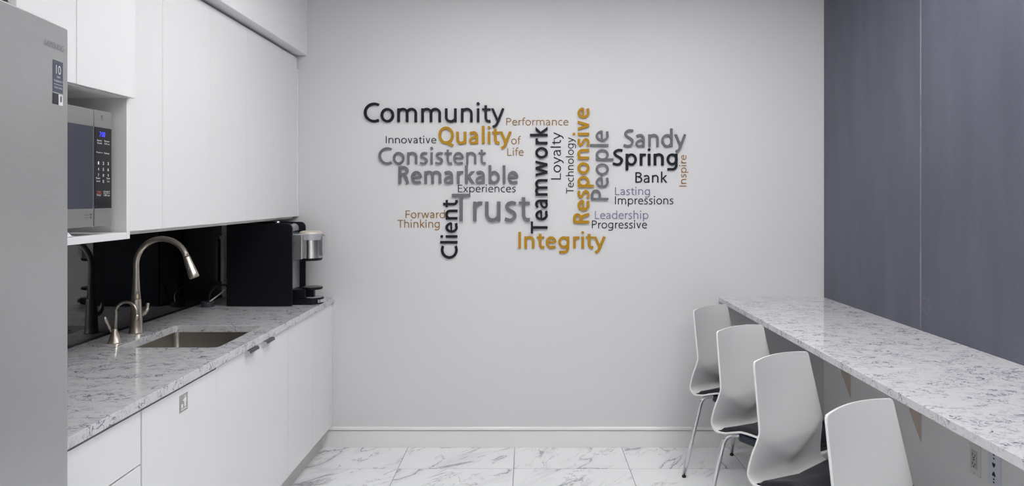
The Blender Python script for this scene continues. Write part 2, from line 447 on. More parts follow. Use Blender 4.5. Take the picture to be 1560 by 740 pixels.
# worktop with the cut-out for the sink
SX0, SX1, SY0, SY1 = -1.678, -1.264, 2.70, 3.153
def rrect(x0, x1, y0, y1, r, n=5):
    out = []
    for cx, cy, a0 in ((x1-r, y1-r, 0), (x0+r, y1-r, 90), (x0+r, y0+r, 180), (x1-r, y0+r, 270)):
        for k in range(n+1):
            a = R(a0+90*k/n); out.append((cx+r*math.cos(a), cy+r*math.sin(a)))
    return out
def slab_with_hole(x0, x1, y0, y1, z0, z1, hole):
    bm = bmesh.new(); n = len(hole)
    hx = sum(p[0] for p in hole)/n; hy = sum(p[1] for p in hole)/n
    out = []
    per = n//4
    # walk the outer rectangle in step with the hole: corner samples share the corner
    for i, (px, py) in enumerate(hole):
        c = i//per; k = i % per
        cor = ((x1, y1), (x0, y1), (x0, y0), (x1, y0))[c]
        m = (per-1)/2
        if k < m: e = ((x1, py), (px, y1), (x0, py), (px, y0))[c] if False else ((cor[0], py), (px, cor[1]), (cor[0], py), (px, cor[1]))[c]
        elif k > m: e = ((px, cor[1]), (cor[0], py), (px, cor[1]), (cor[0], py))[c]
        else: e = cor
        out.append(e)
    return bm, out
def worktop():
    bm = bmesh.new(); x0, x1, y0, y1, z0, z1 = WL+.036, -1.178, 1.485, D-.0005, .882, .914
    hole = rrect(SX0, SX1, SY0, SY1, .022, 4)          # 20 points
    outer = []
    cors = ((x1, y1), (x0, y1), (x0, y0), (x1, y0))
    for i, (px, py) in enumerate(hole):
        c, k = i//5, i % 5; cor = cors[c]
        if k == 2: outer.append(cor)
        elif (k < 2) == (c in (0, 2)): outer.append((cor[0], py))
        else: outer.append((px, cor[1]))
    for z, flip in ((z1, 0), (z0, 1)):
        a = [bm.verts.new((p[0], p[1], z)) for p in outer]; b = [bm.verts.new((p[0], p[1], z)) for p in hole]
        for i in range(20):
            j = (i+1) % 20; bm.faces.new((a[i], a[j], b[j], b[i]))
        if flip: lo = (a, b)
        else: hi = (a, b)
    for r in (0, 1):
        for i in range(20):
            j = (i+1) % 20; bm.faces.new((hi[r][i], hi[r][j], lo[r][j], lo[r][i]))
    return bm
wt = link('worktop', worktop(), M['quartz'], bevel=.0018)
tag(wt, 'speckled white quartz worktop with a sink cut-out along the left cabinets', 'worktop')
# sink basin
snk = thing('sink', 'square undermount stainless steel sink set in the quartz worktop', 'sink', ((SX0+SX1)/2, (SY0+SY1)/2, .70))
bm = bmesh.new(); cx, cy = snk.location.x, snk.location.y
loops = []
for (ins, z, r) in ((-.018, .8815, .03), (-.004, .8815, .026), (-.003, .876, .026), (.004, .72, .03), (.010, .706, .035), (.03, .70, .04)):
    loops.append([bm.verts.new((x-cx, y-cy, z-.70)) for x, y in rrect(SX0+ins, SX1-ins, SY0+ins, SY1-ins, r, 6)])
for a, b in zip(loops, loops[1:]):
    for i in range(len(a)): bm.faces.new((a[i], a[(i+1) % len(a)], b[(i+1) % len(a)], b[i]))
bm.faces.new(loops[-1])
o = link('basin', bm, M['sink'], snk); autosmooth(o, 40)
bm = bmesh.new(); lathe(bm, [(.045, .001), (.045, .004), (.036, .005), (.030, .002), (0, .002)]); link('drain', bm, M['steel'], snk, smooth=True)

# ------------------------------------------------------------------ backsplash
GX = -1.866
bs = thing('backsplash', 'black mirror-like glass backsplash between worktop and wall cabinets', 'backsplash', (GX, 3, .914))
B('glass_panel', WL+.001, GX, 1.486, D-.001, .9145, 1.392, M['glass'], bs, bevel=.0015)
B('bottom_trim', GX, GX+.006, 1.486, D-.001, .9145, .922, M['blackgloss'], bs, bevel=.001)

# ------------------------------------------------------------------ wall cabinets
UX = -1.40; UZ0, UZ1 = 1.407, 2.370
def wall_cab(label, y0, y1, n):
    t = thing('wall_cabinet', label, 'cabinet', (-1.6, (y0+y1)/2, UZ0), 'tall white wall cabinets')
    B('body', WL+.001, UX-.020, y0+.0005, y1-.0005, UZ0+.002, UZ1-.001, M['carcass'], t, bevel=0)
    wd = (y1-y0)/n
    for i in range(n):
        B('door', UX-.019, UX, y0+i*wd+.0010, y0+(i+1)*wd-.0010, UZ0, UZ1, M['upper'], t, bevel=.0012)
    return t
wall_cab('single-door white wall cabinet just right of the microwave niche', 2.1655, 2.540, 1)
wall_cab('middle two-door white wall cabinet above the black glass backsplash', 2.540, 3.299, 2)
wall_cab('two-door white wall cabinet at the far end above the coffee machine', 3.299, 4.0185, 2)
tag(B('filler_strip', UX-.019, UX+.006, 4.0190, 4.0385, UZ0, 2.30, M['upper'], bevel=0), 'slim white filler strip between the wall cabinets and the lettered wall', 'filler strip')
tag(B('light_rail', -1.80, -1.43, 2.20, D-.012, 1.3935, UZ0-.001, M['carcass'], bevel=0), 'recessed pale board under the wall cabinets above the coffee machine', 'rail')

# microwave niche
NX = -1.30; NY0, NY1 = 1.56, 2.164
mc = thing('microwave_cabinet', 'protruding white two-door wall cabinet with open niche holding the microwave', 'cabinet', (-1.6, (NY0+NY1)/2, 1.393))
B('side_panel', WL+.001, NX, NY1-.018, NY1, 1.393, UZ1, M['carcass'], mc)
B('side_panel', WL+.001, NX, NY0, NY0+.018, 1.393, UZ1, M['carcass'], mc)
B('shelf', GX+.0, NX, NY0+.0185, NY1-.0185, 1.393, 1.415, M['upper'], mc)
B('niche_top', WL+.001, NX-.001, NY0+.0185, NY1-.0185, 1.849, 1.867, M['carcass'], mc)
B('back_panel', WL+.001, WL+.010, NY0+.0185, NY1-.0185, 1.415, 1.849, M['carcass'], mc, bevel=0)
B('door', NX, NX+.022, 1.655, 1.8745, 1.850, UZ1, M['upper'], mc, bevel=.0012)
B('door', NX, NX+.022, 1.8775, 2.158, 1.850, UZ1, M['upper'], mc, bevel=.0012)

# microwave
MX = -1.300; MY0, MY1, MZ0, MZ1, MS = 1.585, 2.068, 1.441, 1.792, 1.984
mw = thing('microwave', 'stainless steel microwave with dark window and blue clock in the white niche', 'microwave', (-1.5, 1.82, 1.415))
B('body', -1.72, MX-.030, MY0+.004, MY1-.004, MZ0+.004, MZ1-.004, M['satin'], mw, bevel=.004)
for (x, y) in ((-1.68, 1.62), (-1.68, 2.03), (-1.44, 1.62), (-1.44, 2.03)):
    bm = bmesh.new(); lathe(bm, [(.013, 0), (.016, MZ0+.003-1.415)], (x+1.5, y-1.82, 0), 14); link('foot', bm, M['rubber'], mw)
ZG0, ZG1 = 1.495, 1.741
def face_x(name, y0, y1, z0, z1, th, m, par, rad=.0, x0=MX-.029, bev=.0015):
    bm = bmesh.new(); p = mw.location
    if rad: pts = rrect(y0-p.y, y1-p.y, z0-p.z, z1-p.z, rad, 5)
    else: pts = [(y0-p.y, z0-p.z), (y1-p.y, z0-p.z), (y1-p.y, z1-p.z), (y0-p.y, z1-p.z)]
    prism(bm, pts, 'x', x0-p.x, x0+th-p.x); return link(name, bm, m, par, bevel=bev)
dr = face_x('door', MY0, MS-.001, MZ0, MZ1, .029, M['brushed'], mw)
face_x('window', MY0+.03, MS-.006, ZG0, ZG1, .0015, M['mwglass'], dr, x0=MX, bev=.0005)
ct = face_x('control_panel', MS+.001, MY1, MZ0, MZ1, .029, M['brushed'], mw)
face_x('glass', MS+.002, MY1-.002, ZG0, ZG1, .0015, M['mwpanel'], ct, x0=MX, bev=.0005)
bm = bmesh.new(); rr = random.Random(2)
def mark(bm, y0, y1, z0, z1, x=MX+.0016): box(bm, x+1.5, x+.0006+1.5, y0-1.82, y1-1.82, z0-1.415, z1-1.415)
YA = MS+.006; YW = MY1-MS-.014
def txt_on_x(bm, body, y0, y1, z0, z1, x, base=Vector((-1.5, 1.82, 1.415)), ypoints=1):
    me = text_mesh(body)
    if not me.vertices: return
    xs_ = [v.co.x for v in me.vertices]; ys_ = [v.co.y for v in me.vertices]
    ax, bx, ay, by = min(xs_), max(xs_), min(ys_), max(ys_)
    n0 = len(bm.verts); bm.from_mesh(me); bm.verts.ensure_lookup_table()
    for v in bm.verts[n0:]:
        u = (v.co.x-ax)/(bx-ax); t_ = (v.co.y-ay)/(by-ay)
        xx = x(y0+(y1-y0)*u) if callable(x) else x
        v.co = Vector((xx, y0+(y1-y0)*u, z0+(z1-z0)*t_)) - base
    bpy.data.meshes.remove(me)
bm.free()
def key(body, y0, y1, z0, z1, m='print'):
    bm = bmesh.new(); txt_on_x(bm, body, y0, y1, z0, z1, MX+.0018); return link('printed_key', bm, M[m], ct)
for r_, row in enumerate((('1', '2', '3'), ('4', '5', '6'), ('7', '8', '9'))):
    for c_, ch in enumerate(row):
        y = YA+.010+c_*.023; z = 1.628-r_*.0185; key(ch, y, y+.0055, z, z+.009)
key('0', YA+.033, YA+.0385, 1.5725, 1.5815)
for (u0, u1, z, words) in ((.08, .42, 1.6985, 'Sensor'), (.58, .94, 1.6985, 'Power'), (.10, .42, 1.6905, 'Cook'), (.58, .94, 1.6905, 'Defrost'), (.05, .46, 1.6615, 'Popcorn'), (.58, .92, 1.6615, 'Reheat'),
                          (.02, .30, 1.584, 'Power'), (.05, .28, 1.575, 'Level'), (.72, .97, 1.584, 'Timer'), (.76, .94, 1.575, 'Clock'), (.08, .34, 1.532, 'Stop'), (.52, .96, 1.5425, 'START'), (.52, .96, 1.532, '+30 sec')):
    key(words, YA+YW*u0, YA+YW*u1, z, z+.0055)
key('Clear', YA+YW*.08, YA+YW*.36, 1.5425, 1.5485, 'redprint')
bm = bmesh.new(); mark(bm, YA+YW*.05, YA+YW*.38, 1.5385, 1.5395); link('key_underline', bm, M['redprint'], ct)
bm = bmesh.new(); mark(bm, YA+YW*.52, YA+YW*.96, 1.5395, 1.5403); link('key_underline', bm, M['print'], ct)
bm = bmesh.new(); txt_on_x(bm, '7:00', MS+.024, MS+.050, 1.713, 1.728, MX+.0018); link('clock_digits', bm, M['led'], ct)
bm = bmesh.new(); mark(bm, MS+.033, MS+.036, 1.772, 1.776, MX); mark(bm, MS+.036, MS+.041, 1.776, 1.779, MX); mark(bm, MS+.034, MS+.043, 1.765, 1.7665, MX)
mark(bm, MS+.036, MS+.039, 1.768, 1.774, MX)
link('printed_mark', bm, M['greyprint'], ct)
bm = bmesh.new(); txt_on_x(bm, 'Smart', MS-.042, MS-.024, 1.474, 1.480, MX+.0003); txt_on_x(bm, 'Inverter', MS-.042, MS-.024, 1.467, 1.472, MX+.0003)
mark(bm, MS-.018, MS-.010, 1.474, 1.480, MX); mark(bm, MS-.017, MS-.011, 1.466, 1.4715, MX); link('printed_mark', bm, M['greyprint'], dr)

# crumpled packet on the shelf
bm = bmesh.new(); rr = random.Random(11); nx, ny = 12, 14; gr = []
for i in range(nx+1):
    row = []
    for j in range(ny+1):
        u, v = i/nx, j/ny; e = min(u, 1-u, v, 1-v)
        hgt = .0012 + min(1, e*6)*(.005+.016*rr.random())*(1-.3*v)
        row.append(bm.verts.new(((u-.5)*.075+rr.uniform(-.004, .004), (v-.5)*.15+rr.uniform(-.005, .005), hgt)))
    gr.append(row)
for i in range(nx):
    for j in range(ny): bm.faces.new((gr[i][j], gr[i+1][j], gr[i+1][j+1], gr[i][j+1]))
pk = link('plastic_packet', bm, M['film'], loc=(-1.339, 1.835, 1.4153)); pk.rotation_euler.z = R(4)
so = pk.modifiers.new('s', 'SOLIDIFY'); so.thickness = .0006; so.offset = 1
pk.data.materials.append(M['redfilm'])
for i, p in enumerate(pk.data.polygons):
    c = p.center
    if (c.x-.03)**2+(c.y+.03)**2 < .0004: p.material_index = 1
tag(pk, 'crumpled clear and red plastic packet on the niche shelf under the microwave', 'packet')

# ------------------------------------------------------------------ refrigerator
FY1 = 1.46; FXE = -1.013
def door_x(y):
    d = FY1-y; return FXE+.19*(d-d*d/.86)
FZ = 1.9
fr = thing('refrigerator', 'tall brushed stainless steel refrigerator at the left edge', 'refrigerator', (-1.45, 1.03, 0))
B('body', -1.86, -1.085, .612, FY1-.006, .03, 1.885, M['fridge'], fr, bevel=.003)
def door_part(name, z0, z1):
    bm = bmesh.new(); p = fr.location; pts = []
    n = 24
    for i in range(n+1):
        y = FY1 - .86*i/n; pts.append([door_x(y), y])
    pts[0][0] -= .006; pts[-1][0] -= .006
    pts.insert(1, [door_x(FY1-.004), FY1-.004]); pts.insert(-1, [door_x(.604), .604])
    poly = [(x-p.x, y-p.y) for x, y in pts] + [(-1.08-p.x, .6-p.y), (-1.08-p.x, FY1-p.y)]
    prism(bm, poly, 'z', z0, z1); o = link(name, bm, M['fridge'], fr, bevel=.0025)
    autosmooth(o, 30); return o
door_part('freezer_drawer', .06, .735); fdoor = door_part('door', .742, FZ)
for (x, y) in ((-1.15, .7), (-1.15, 1.38), (-1.8, .7), (-1.8, 1.38)):
    bm = bmesh.new(); lathe(bm, [(.02, 0), (.02, .031)], (x+1.45, y-1.03, 0), 16); link('foot', bm, M['rubber'], fr)
bF = Vector((-1.45, 1.03, 0))
def fy(px):          # world y on the curved front where the image column px falls
    lo, hi = .7, FY1
    for _ in range(40):
        m = (lo+hi)/2
        if (door_x(m)/m) < (px-CX)/F: lo = m
        else: hi = m
    return (lo+hi)/2
def fz(px, py): return H-(py-CY)*fy(px)/F
bm = bmesh.new()
txt_on_x(bm, 'SAMSUNG', fy(67), fy(96), fz(80, 73), fz(80, 64), lambda y: door_x(y)+.0016, bF)
o = link('embossed_brand', bm, mat('brand_grey', srgb(128, 130, 134), .4, metal=.3), fdoor)
def patch(name, xa, xb, za, zb, m, parent, off=.0006, n=6):
    bm = bmesh.new(); ya, yb = fy(xa), fy(xb); prev = None
    rows = []
    for i in range(n+1):
        y = ya+(yb-ya)*i/n
        rows.append([Vector((door_x(y)+o_, y, z))-bF for o_ in (0.0002, off) for z in (za, zb)])
    vs = [[bm.verts.new(v) for v in r_] for r_ in rows]
    for a, b in zip(vs, vs[1:]):
        bm.faces.new((a[0], b[0], b[1], a[1])); bm.faces.new((a[2], a[3], b[3], b[2])); bm.faces.new((a[0], a[2], b[2], b[0])); bm.faces.new((a[1], b[1], b[3], a[3]))
    bm.faces.new((vs[0][0], vs[0][1], vs[0][3], vs[0][2])); bm.faces.new((vs[-1][0], vs[-1][2], vs[-1][3], vs[-1][1]))
    return link(name, bm, m, parent)
za, zb = fz(88, 141), fz(88, 93)
s1 = patch('sticker', 80.5, 95.5, za, zb, M['sticker'], fdoor); s1['label'] = 'slate warranty sticker with a white numeral ten'
bm = bmesh.new(); dx_ = lambda y: door_x(y)+.0012
hh = zb-za
txt_on_x(bm, '10', fy(84.5), fy(92), za+.58*hh, za+.86*hh, dx_, bF)
txt_on_x(bm, 'YEAR', fy(85.5), fy(91), za+.46*hh, za+.52*hh, dx_, bF)
txt_on_x(bm, 'WARRANTY', fy(81.5), fy(95), za+.32*hh, za+.39*hh, dx_, bF)
txt_on_x(bm, 'DIGITAL INVERTER', fy(81.8), fy(94.5), za+.12*hh, za+.17*hh, dx_, bF)
link('sticker_print', bm, M['print'], s1)
patch('sticker_line', 81.5, 94.5, za+.245*hh, za+.255*hh, M['print'], s1, off=.0010)
s2 = patch('sticker', 80, 88.5, fz(88, 159.5), fz(88, 143), M['sticker2'], fdoor); s2['label'] = 'small black sticker below the slate one'
s3 = patch('sticker', 89.3, 95.2, fz(88, 159.5), fz(88, 143.5), M['white'], fdoor); s3['label'] = 'small white sticker below the slate one'
bm = bmesh.new(); zc_ = fz(88, 151)
txt_on_x(bm, 'I', fy(91), fy(93.3), zc_-.005, zc_+.008, dx_, bF); link('sticker_print', bm, M['greyprint'], s3)

# ------------------------------------------------------------------ faucet
FB = Vector((-1.765, 2.985, .914))
fa = thing('faucet', 'tall brushed nickel gooseneck kitchen faucet behind the sink', 'faucet', FB)
bm = bmesh.new(); lathe(bm, [(.0300, 0), (.0300, .004), (.0285, .007), (.0255, .045), (.0220, .13), (.0205, .150), (.0195, .153)], seg=36); o = link('base', bm, M['nickel'], fa, smooth=True)
pts = [(0, 0, .152), (0, 0, .20), (0, 0, .26), (0, 0, .305)]
rc = .120
for k in range(1, 21):
    a = PI - k*R(162)/20; pts.append((rc+rc*math.cos(a), -.012*k/20, .305+rc*math.sin(a)))
rad = [.0195, .0160, .0135, .0125] + [.0125]*20
e = Vector(pts[-1]); d = (Vector(pts[-1])-Vector(pts[-2])).normalized()
bm = bmesh.new(); tube(bm, pts, rad, 20); link('spout', bm, M['nickel'], fa, smooth=True)
bm = bmesh.new(); hp = [e+d*t_ for t_ in (-.004, .003, .02, .05, .078, .094, .098)]
tube(bm, hp, [.0140, .0150, .0157, .0182, .0208, .0215, .0195], 24); hd = link('spray_head', bm, M['nickel'], fa, smooth=True)
bm = bmesh.new()
nb = Vector((d.z, 0, -d.x)).normalized()   # towards the sitter side of the head
for t_, rz in ((.030, .006), (.058, .009)):
    c = e+d*t_+Vector((-.3, -1, 0)).normalized()*.0150
    bmesh.ops.create_uvsphere(bm, u_segments=12, v_segments=8, radius=rz, matrix=Matrix.Translation(c) @ Matrix.Diagonal((.8, .8, 1.25, 1)))
link('spray_button', bm, M['puck'], fa, smooth=True)
bm = bmesh.new(); tube(bm, smooth_path([(0, .012, .085), (.0, .040, .078), (0.002, .062, .082), (.004, .078, .098), (.005, .084, .122)], 5), [.012]*6+[.0115]*5+[.010]*5+[.0075]*4+[.006], 14)
link('lever', bm, M['nickel'], fa, smooth=True)
# hot water tap
tb = thing('hot_water_tap', 'small brushed nickel hot water tap with side lever left of the faucet', 'tap', (-1.737, 2.785, .914))
bm = bmesh.new(); lathe(bm, [(.0275, 0), (.0275, .003), (.0235, .008), (.0175, .03), (.0120, .045), (.0095, .056), (.0070, .060)], seg=30); link('base', bm, M['nickel'], tb, smooth=True)
pts = [(.003, 0, .055), (.004, 0, .09), (.006, 0, .125)]
for k in range(1, 15):
    a = PI-k*PI/14; pts.append((.050+.044*math.cos(a), -.004, .128+.044*math.sin(a)))
pts.append((.0945, -.004, .115))
bm = bmesh.new(); tube(bm, pts, .0058, 14); link('spout', bm, M['nickel'], tb, smooth=True)
bm = bmesh.new(); lathe(bm, [(.0065, .093), (.0085, .096), (.0085, .113), (.0065, .120)], (.0945, -.004, 0), 16); link('spout_tip', bm, M['nickel'], tb, smooth=True)
bm = bmesh.new(); tube(bm, smooth_path([(-.012, -.004, .045), (-.018, -.006, .062), (-.028, -.010, .088), (-.036, -.014, .112)], 4), [.0035]*4+[.0055]*4+[.0072]*4+[.0055], 12)
link('lever', bm, M['nickel'], tb, smooth=True)

# ------------------------------------------------------------------ coffee machine
KC = Vector((-1.49, 3.80, .914))
km = thing('coffee_machine', 'tall black-sided single-cup coffee machine with steel brew head', 'coffee machine', KC)
X0, X1 = -1.677, -1.311
def side(name, y0, y1, ztop, x0=X0, x1=X1, m='black', r=.030):
    bm = bmesh.new(); pts = [(x0-KC.x, .004), (x1-KC.x-.004, .004), (x1-KC.x, .008)]
    for k in range(7):
        a = R(90*k/6); pts.append((x1-KC.x-r+r*math.cos(a), ztop-.914-r+r*math.sin(a)))
    pts += [(x0-KC.x+.004, ztop-.914), (x0-KC.x, ztop-.918)]
    prism(bm, pts, 'y', y0-KC.y, y1-KC.y); return link(name, bm, M[m], km, bevel=.0012)
side('side_panel', 3.686, 3.700, 1.378); side('side_panel', 3.905, 3.918, 1.378)
side('housing', 3.7005, 3.9045, 1.370, X0+.006, -1.349, 'silverp', .028)
B('front_panel', -1.3488, -1.344, 3.702, 3.903, .925, 1.155, M['silverp'], km, bevel=.001)
B('front_slot', -1.3488, -1.3425, 3.702, 3.903, 1.321, 1.329, M['blackgloss'], km, bevel=.001)
B('head_mount', -1.3487, -1.262, 3.704, 3.896, 1.176, 1.316, M['satin'], km, bevel=.004)
hc = (-1.243-KC.x, 0, 0)
bm = bmesh.new(); lathe(bm, [(.0645, .264), (.0645, .326), (.0650, .3265), (.0650, .366)], hc, 48); link('brew_head', bm, M['steel'], km, smooth=False); autosmooth(bpy.data.objects[-1] if False else km.children[-1])
bm = bmesh.new(); lathe(bm, [(.058, .248), (.0625, .252), (.064, .264)], hc, 40); link('head_base', bm, M['black'], km); autosmooth(km.children[-1])
bm = bmesh.new(); lathe(bm, [(.0665, .366), (.0695, .368), (.0695, .400), (.0675, .403)], hc, 48); link('head_ring', bm, M['silverp'], km); autosmooth(km.children[-1])
bm = bmesh.new(); lathe(bm, [(.0650, .403), (.063, .411), (.045, .417), (0, .418)], hc, 40); link('lid', bm, mat('champagne_lid', srgb(205, 198, 184), .35, metal=.3), km); autosmooth(km.children[-1])
B('lid_tab', -1.180, -1.158, 3.79, 3.81, 1.304, 1.311, M['satin'], km, bevel=.002)
B('spout_cover', -1.188, -1.166, 3.775, 3.800, 1.186, 1.300, M['satin'], km, bevel=.003)
B('head_seam', -1.3400, -1.2950, 3.7032, 3.7038, 1.268, 1.270, M['blackgloss'], km, bevel=0)
B('column_foot', -1.3435, -1.256, 3.745, 3.865, .9505, 1.000, M['black'], km, bevel=.003)
bm = bmesh.new(); pts = []
for k in range(17):
    a = R(-90+180*k/16); pts.append((-1.232-KC.x+.060*math.cos(a), .060*math.sin(a)))
pts = [(-1.3435-KC.x, -.060)] + pts + [(-1.3435-KC.x, .060)]
prism(bm, pts, 'z', .004, .036); link('base', bm, M['black'], km, bevel=.002)
def disc(name, c, r, z0, z1, m):
    bm = bmesh.new(); lathe(bm, [(r-.003, z0), (r, z0+.003), (r, z1-.002), (r-.004, z1)], (c[0]-KC.x, c[1]-KC.y, 0), 40); o = link(name, bm, M[m], km); autosmooth(o); return o
disc('cup_stand', (-1.233, 3.80), .056, .083, .097, 'black')
B('stand_post', -1.254, -1.222, 3.785, 3.815, .036+.914, .997, M['black'], km, bevel=.002)
bm = bmesh.new()
for a in range(-4, 5):
    for b in range(-4, 5):
        if a*a+b*b <= 17: lathe(bm, [(.0035, .097), (.0035, .0985), (0, .0988)], (-1.233-KC.x+a*.0115, b*.0115, 0), 8)
o = link('stand_studs', bm, M['steel'], km)
disc('drip_grate', (-1.228, 3.80), .050, .0362, .040, 'silverp')
bm = bmesh.new(); pts = []
for k in range(9):
    a = R(-50+100*k/8); pts.append((-1.232-KC.x+.061*math.cos(a), .061*math.sin(a)))
for k in range(8, -1, -1):
    a = R(-50+100*k/8); pts.append((-1.232-KC.x+.072*math.cos(a), .072*math.sin(a)))
prism(bm, pts, 'z', .012, .030); link('chrome_lip', bm, M['chrome'], km, bevel=.002)
bm = bmesh.new(); lathe(bm, [(.011, .464-.008+.0005), (.011, .470), (.007, .476), (0, .477)], (-1.415-KC.x, -.05, 0), 16); link('knob', bm, M['chrome'], km, smooth=True)
tp = bmesh.new(); box(tp, -1.44-KC.x, -1.36-KC.x, -.065, .04, .456, .4595); link('top_window', tp, M['blackgloss'], km)

B('water_reservoir', X0+.02, -1.50, 3.9185, 4.005, .918, 1.345, M['blackgloss'], km, bevel=.01)
# grommet, cords, cable raceway
gp = Vector((-1.782, 3.690, .914))
pu = thing('desk_grommet', 'round dark grey cable grommet on the worktop beside the coffee machine', 'cable grommet', gp)
bm = bmesh.new(); lathe(bm, [(.034, 0), (.034, .020), (.036, .021), (.036, .026), (.032, .029), (.012, .029)], seg=32); link('body', bm, M['puck'], pu); autosmooth(pu.children[-1])
bm = bmesh.new(); lathe(bm, [(.014, .029), (.013, .033), (0, .033)], seg=20); link('plug', bm, M['rubber'], pu)
def cord(name, pts, r, m, label):
    p = Vector(pts[0]); bm = bmesh.new(); tube(bm, smooth_path([Vector(q_)-p for q_ in pts], 7), r, 10)
    o = link(name, bm, m, smooth=True, loc=p); return tag(o, label, 'cord')
cord('power_cord', [(-1.782, 3.702, .945), (-1.778, 3.71, .99), (-1.748, 3.72, 1.022), (-1.70, 3.73, 1.028), (-1.690, 3.74, 1.00), (-1.690, 3.76, .96)], .0055, M['rubber'], 'black power cord arching from the grommet to behind the coffee machine')
rw = B('cable_raceway', GX+.0075, GX+.027, D-.032, D-.009, 1.012, 1.283, M['cable'], bevel=.002)
tag(rw, 'slim white cable raceway in the corner behind the coffee machine', 'cable raceway')
bm = bmesh.new(); box(bm, -.018, .008, -.008, .010, .256, .276); 
o = link('cap', bm, M['cable'], rw)
cord('white_cord', [(-1.770, 3.685, .943), (-1.74, 3.74, .975), (-1.735, 3.82, 1.00), (-1.74, 3.88, 1.008), (-1.79, 3.96, 1.0), (-1.845, 4.018, 1.012)], .0038, M['cable'], 'thin white cord running from the grommet up to the cable raceway')

# ------------------------------------------------------------------ right side: bar counter
bc = thing('bar_counter', 'long speckled white quartz bar counter along the slate blue wall', 'counter', (1.49, 2.4, .886))
BXF = 1.168
B('slab', BXF, WR-.0005, 2.3683, D-.0005, .886, .914, M['quartz'], bc, bevel=.0018)
B('slab', BXF, WR-.0005, .55, 2.3677, .886, .914, M['quartz'], bc, bevel=.0018)
for (y, lb) in ((3.709, 'tan triangular wall bracket under the bar, the farther one'), (3.043, 'tan triangular wall bracket under the bar, the nearer one'), ):
    bm = bmesh.new(); prism(bm, [(-.0005, 0), (-.0005, .4855), (-.167, .4855)], 'y', -.0035, .0035)
    tag(link('shelf_bracket', bm, M['bracket'], loc=(WR, y, .40)), lb, 'bracket', 'brackets under the bar counter')
# outlets
def outlet(y0, y1, z0, z1, m, name, label):
    t = thing(name, label, 'outlet', (WR, (y0+y1)/2, (z0+z1)/2))
    bm = bmesh.new(); prism(bm, rrect(-(y1-y0)/2, (y1-y0)/2, -(z1-z0)/2, (z1-z0)/2, .003, 3), 'x', -.0055, -.0003); link('plate', bm, M[m], t, bevel=.0015); return t
t = outlet(2.640, 2.702, .405, .533, 'plate', 'wall_outlet', 'ivory duplex wall outlet with grey sockets under the bar')
bm = bmesh.new(); box(bm, -.0085, -.0055, -.017, .017, -.036, .036); soc = link('socket', bm, M['socket'], t, bevel=.001)
bm = bmesh.new()
for zc in (-.022, .014):
    box(bm, -.0090, -.0085, .006, .009, zc, zc+.010); box(bm, -.0090, -.0085, -.009, -.006, zc, zc+.008)
    box(bm, -.0090, -.0085, -.003, .003, zc-.009, zc-.004)
box(bm, -.0090, -.0085, -.004, .004, -.003, .001)
link('slots', bm, M['rubber'], soc)
bm = bmesh.new(); lathe(bm, [(.003, 0), (.003, .0005)], seg=10)
for v in bm.verts: v.co = Vector((-.0055-v.co.z, v.co.x, v.co.y-.055))
link('screw', bm, M['steel'], t)
t = outlet(2.528, 2.592, .412, .545, 'plate2', 'data_outlet', 'bluish white wall plate with black heart-shaped jacks under the bar')
bm = bmesh.new()
for s, zc in ((1, .012), (-1, -.022)):
    bm = bmesh.new(); prism(bm, [(-.009, zc+.006*s), (-.005, zc+.010*s), (0, zc+.006*s), (.005, zc+.010*s), (.009, zc+.006*s), (.006, zc-.003*s), (0, zc-.010*s), (-.006, zc-.003*s)], 'x', -.0065, -.0055); link('jack', bm, M['rubber'], t)
for zc in (.038, .052, -.042, -.054):
    bm = bmesh.new(); box(bm, -.0062, -.0055, -.0035, .0035, zc-.003, zc+.003); link('screw', bm, M['rubber'], t)

# ------------------------------------------------------------------ chairs
SZ = .487      # shell height at the seat
def sst(a, b, x):
    x = max(0, min(1, (x-a)/(b-a))); return x*x*(3-2*x)
def lerp_tab(tab, x):
    for (a, va), (b, vb) in zip(tab, tab[1:]):
        if x <= b:
            k = (x-a)/(b-a); k = max(0, min(1, k)); return va+(vb-va)*k
    return tab[-1][1]
TOPZ = .900; BR = .038; ZT_, ZW_ = .526, .645
def zcrease(t): return ZT_ + (ZW_-ZT_)*(math.sqrt(t*t+.008)-.0894)/(1.004-.0894)
def soft(x, w_=.007): return .5*(x+math.sqrt(x*x+w_*w_))
ZR = SZ-.027   # the rear of the seat lies a little lower
ZB_ = ZR+BR
def y_back(z, t):
    y = .182 + .19*max(0, z-.60) + .020*(1-t*t)*sst(.50, .80, z)
    return y + (.040+.012*t*t)*(1-math.exp(-soft(zcrease(t)-z)/(.030+.070*t*t)))
def shell_pt(row, t):
    """row = ('seat', y) | ('bend', angle) | ('back', z);  t in -1..1;  local y: rear edge +.22, front -.22"""
    k, v = row
    dyb = y_back(ZB_, t)-.22
    if k == 'seat':
        hw = lerp_tab([(-.235, .160), (-.228, .182), (-.21, .196), (-.17, .203), (.05, .212), (.17, .219)], v)
        z = SZ - .012*(1-t*t)*sst(-.22, -.05, v) - .022*(1-sst(-.235, -.15, v)) - (SZ-ZR)*sst(.03, .18, v) + .012*t*t*sst(-.22, -.05, v)*(1-sst(.05, .17, v))
        return Vector((hw*t, v+dyb*sst(0, .17, v), z))
    if k == 'bend':
        a = v; y = .22-BR+BR*math.sin(a)+dyb; z = ZR+BR-BR*math.cos(a)
        hw = .219 - .002*(a/(PI/2))
        z -= .012*(1-t*t)*(1-a/(PI/2))
        return Vector((hw*t, y, z))
    z = v
    hw = lerp_tab([(ZB_, .217), (.54, .211), (.58, .203), (.62, .193), (.645, .188), (.67, .185), (.885, .164), (.896, .161), (TOPZ, .156)], z)
    return Vector((hw*t, y_back(z, t), z + .008*(1-t*t)*sst(.80, TOPZ, z)))
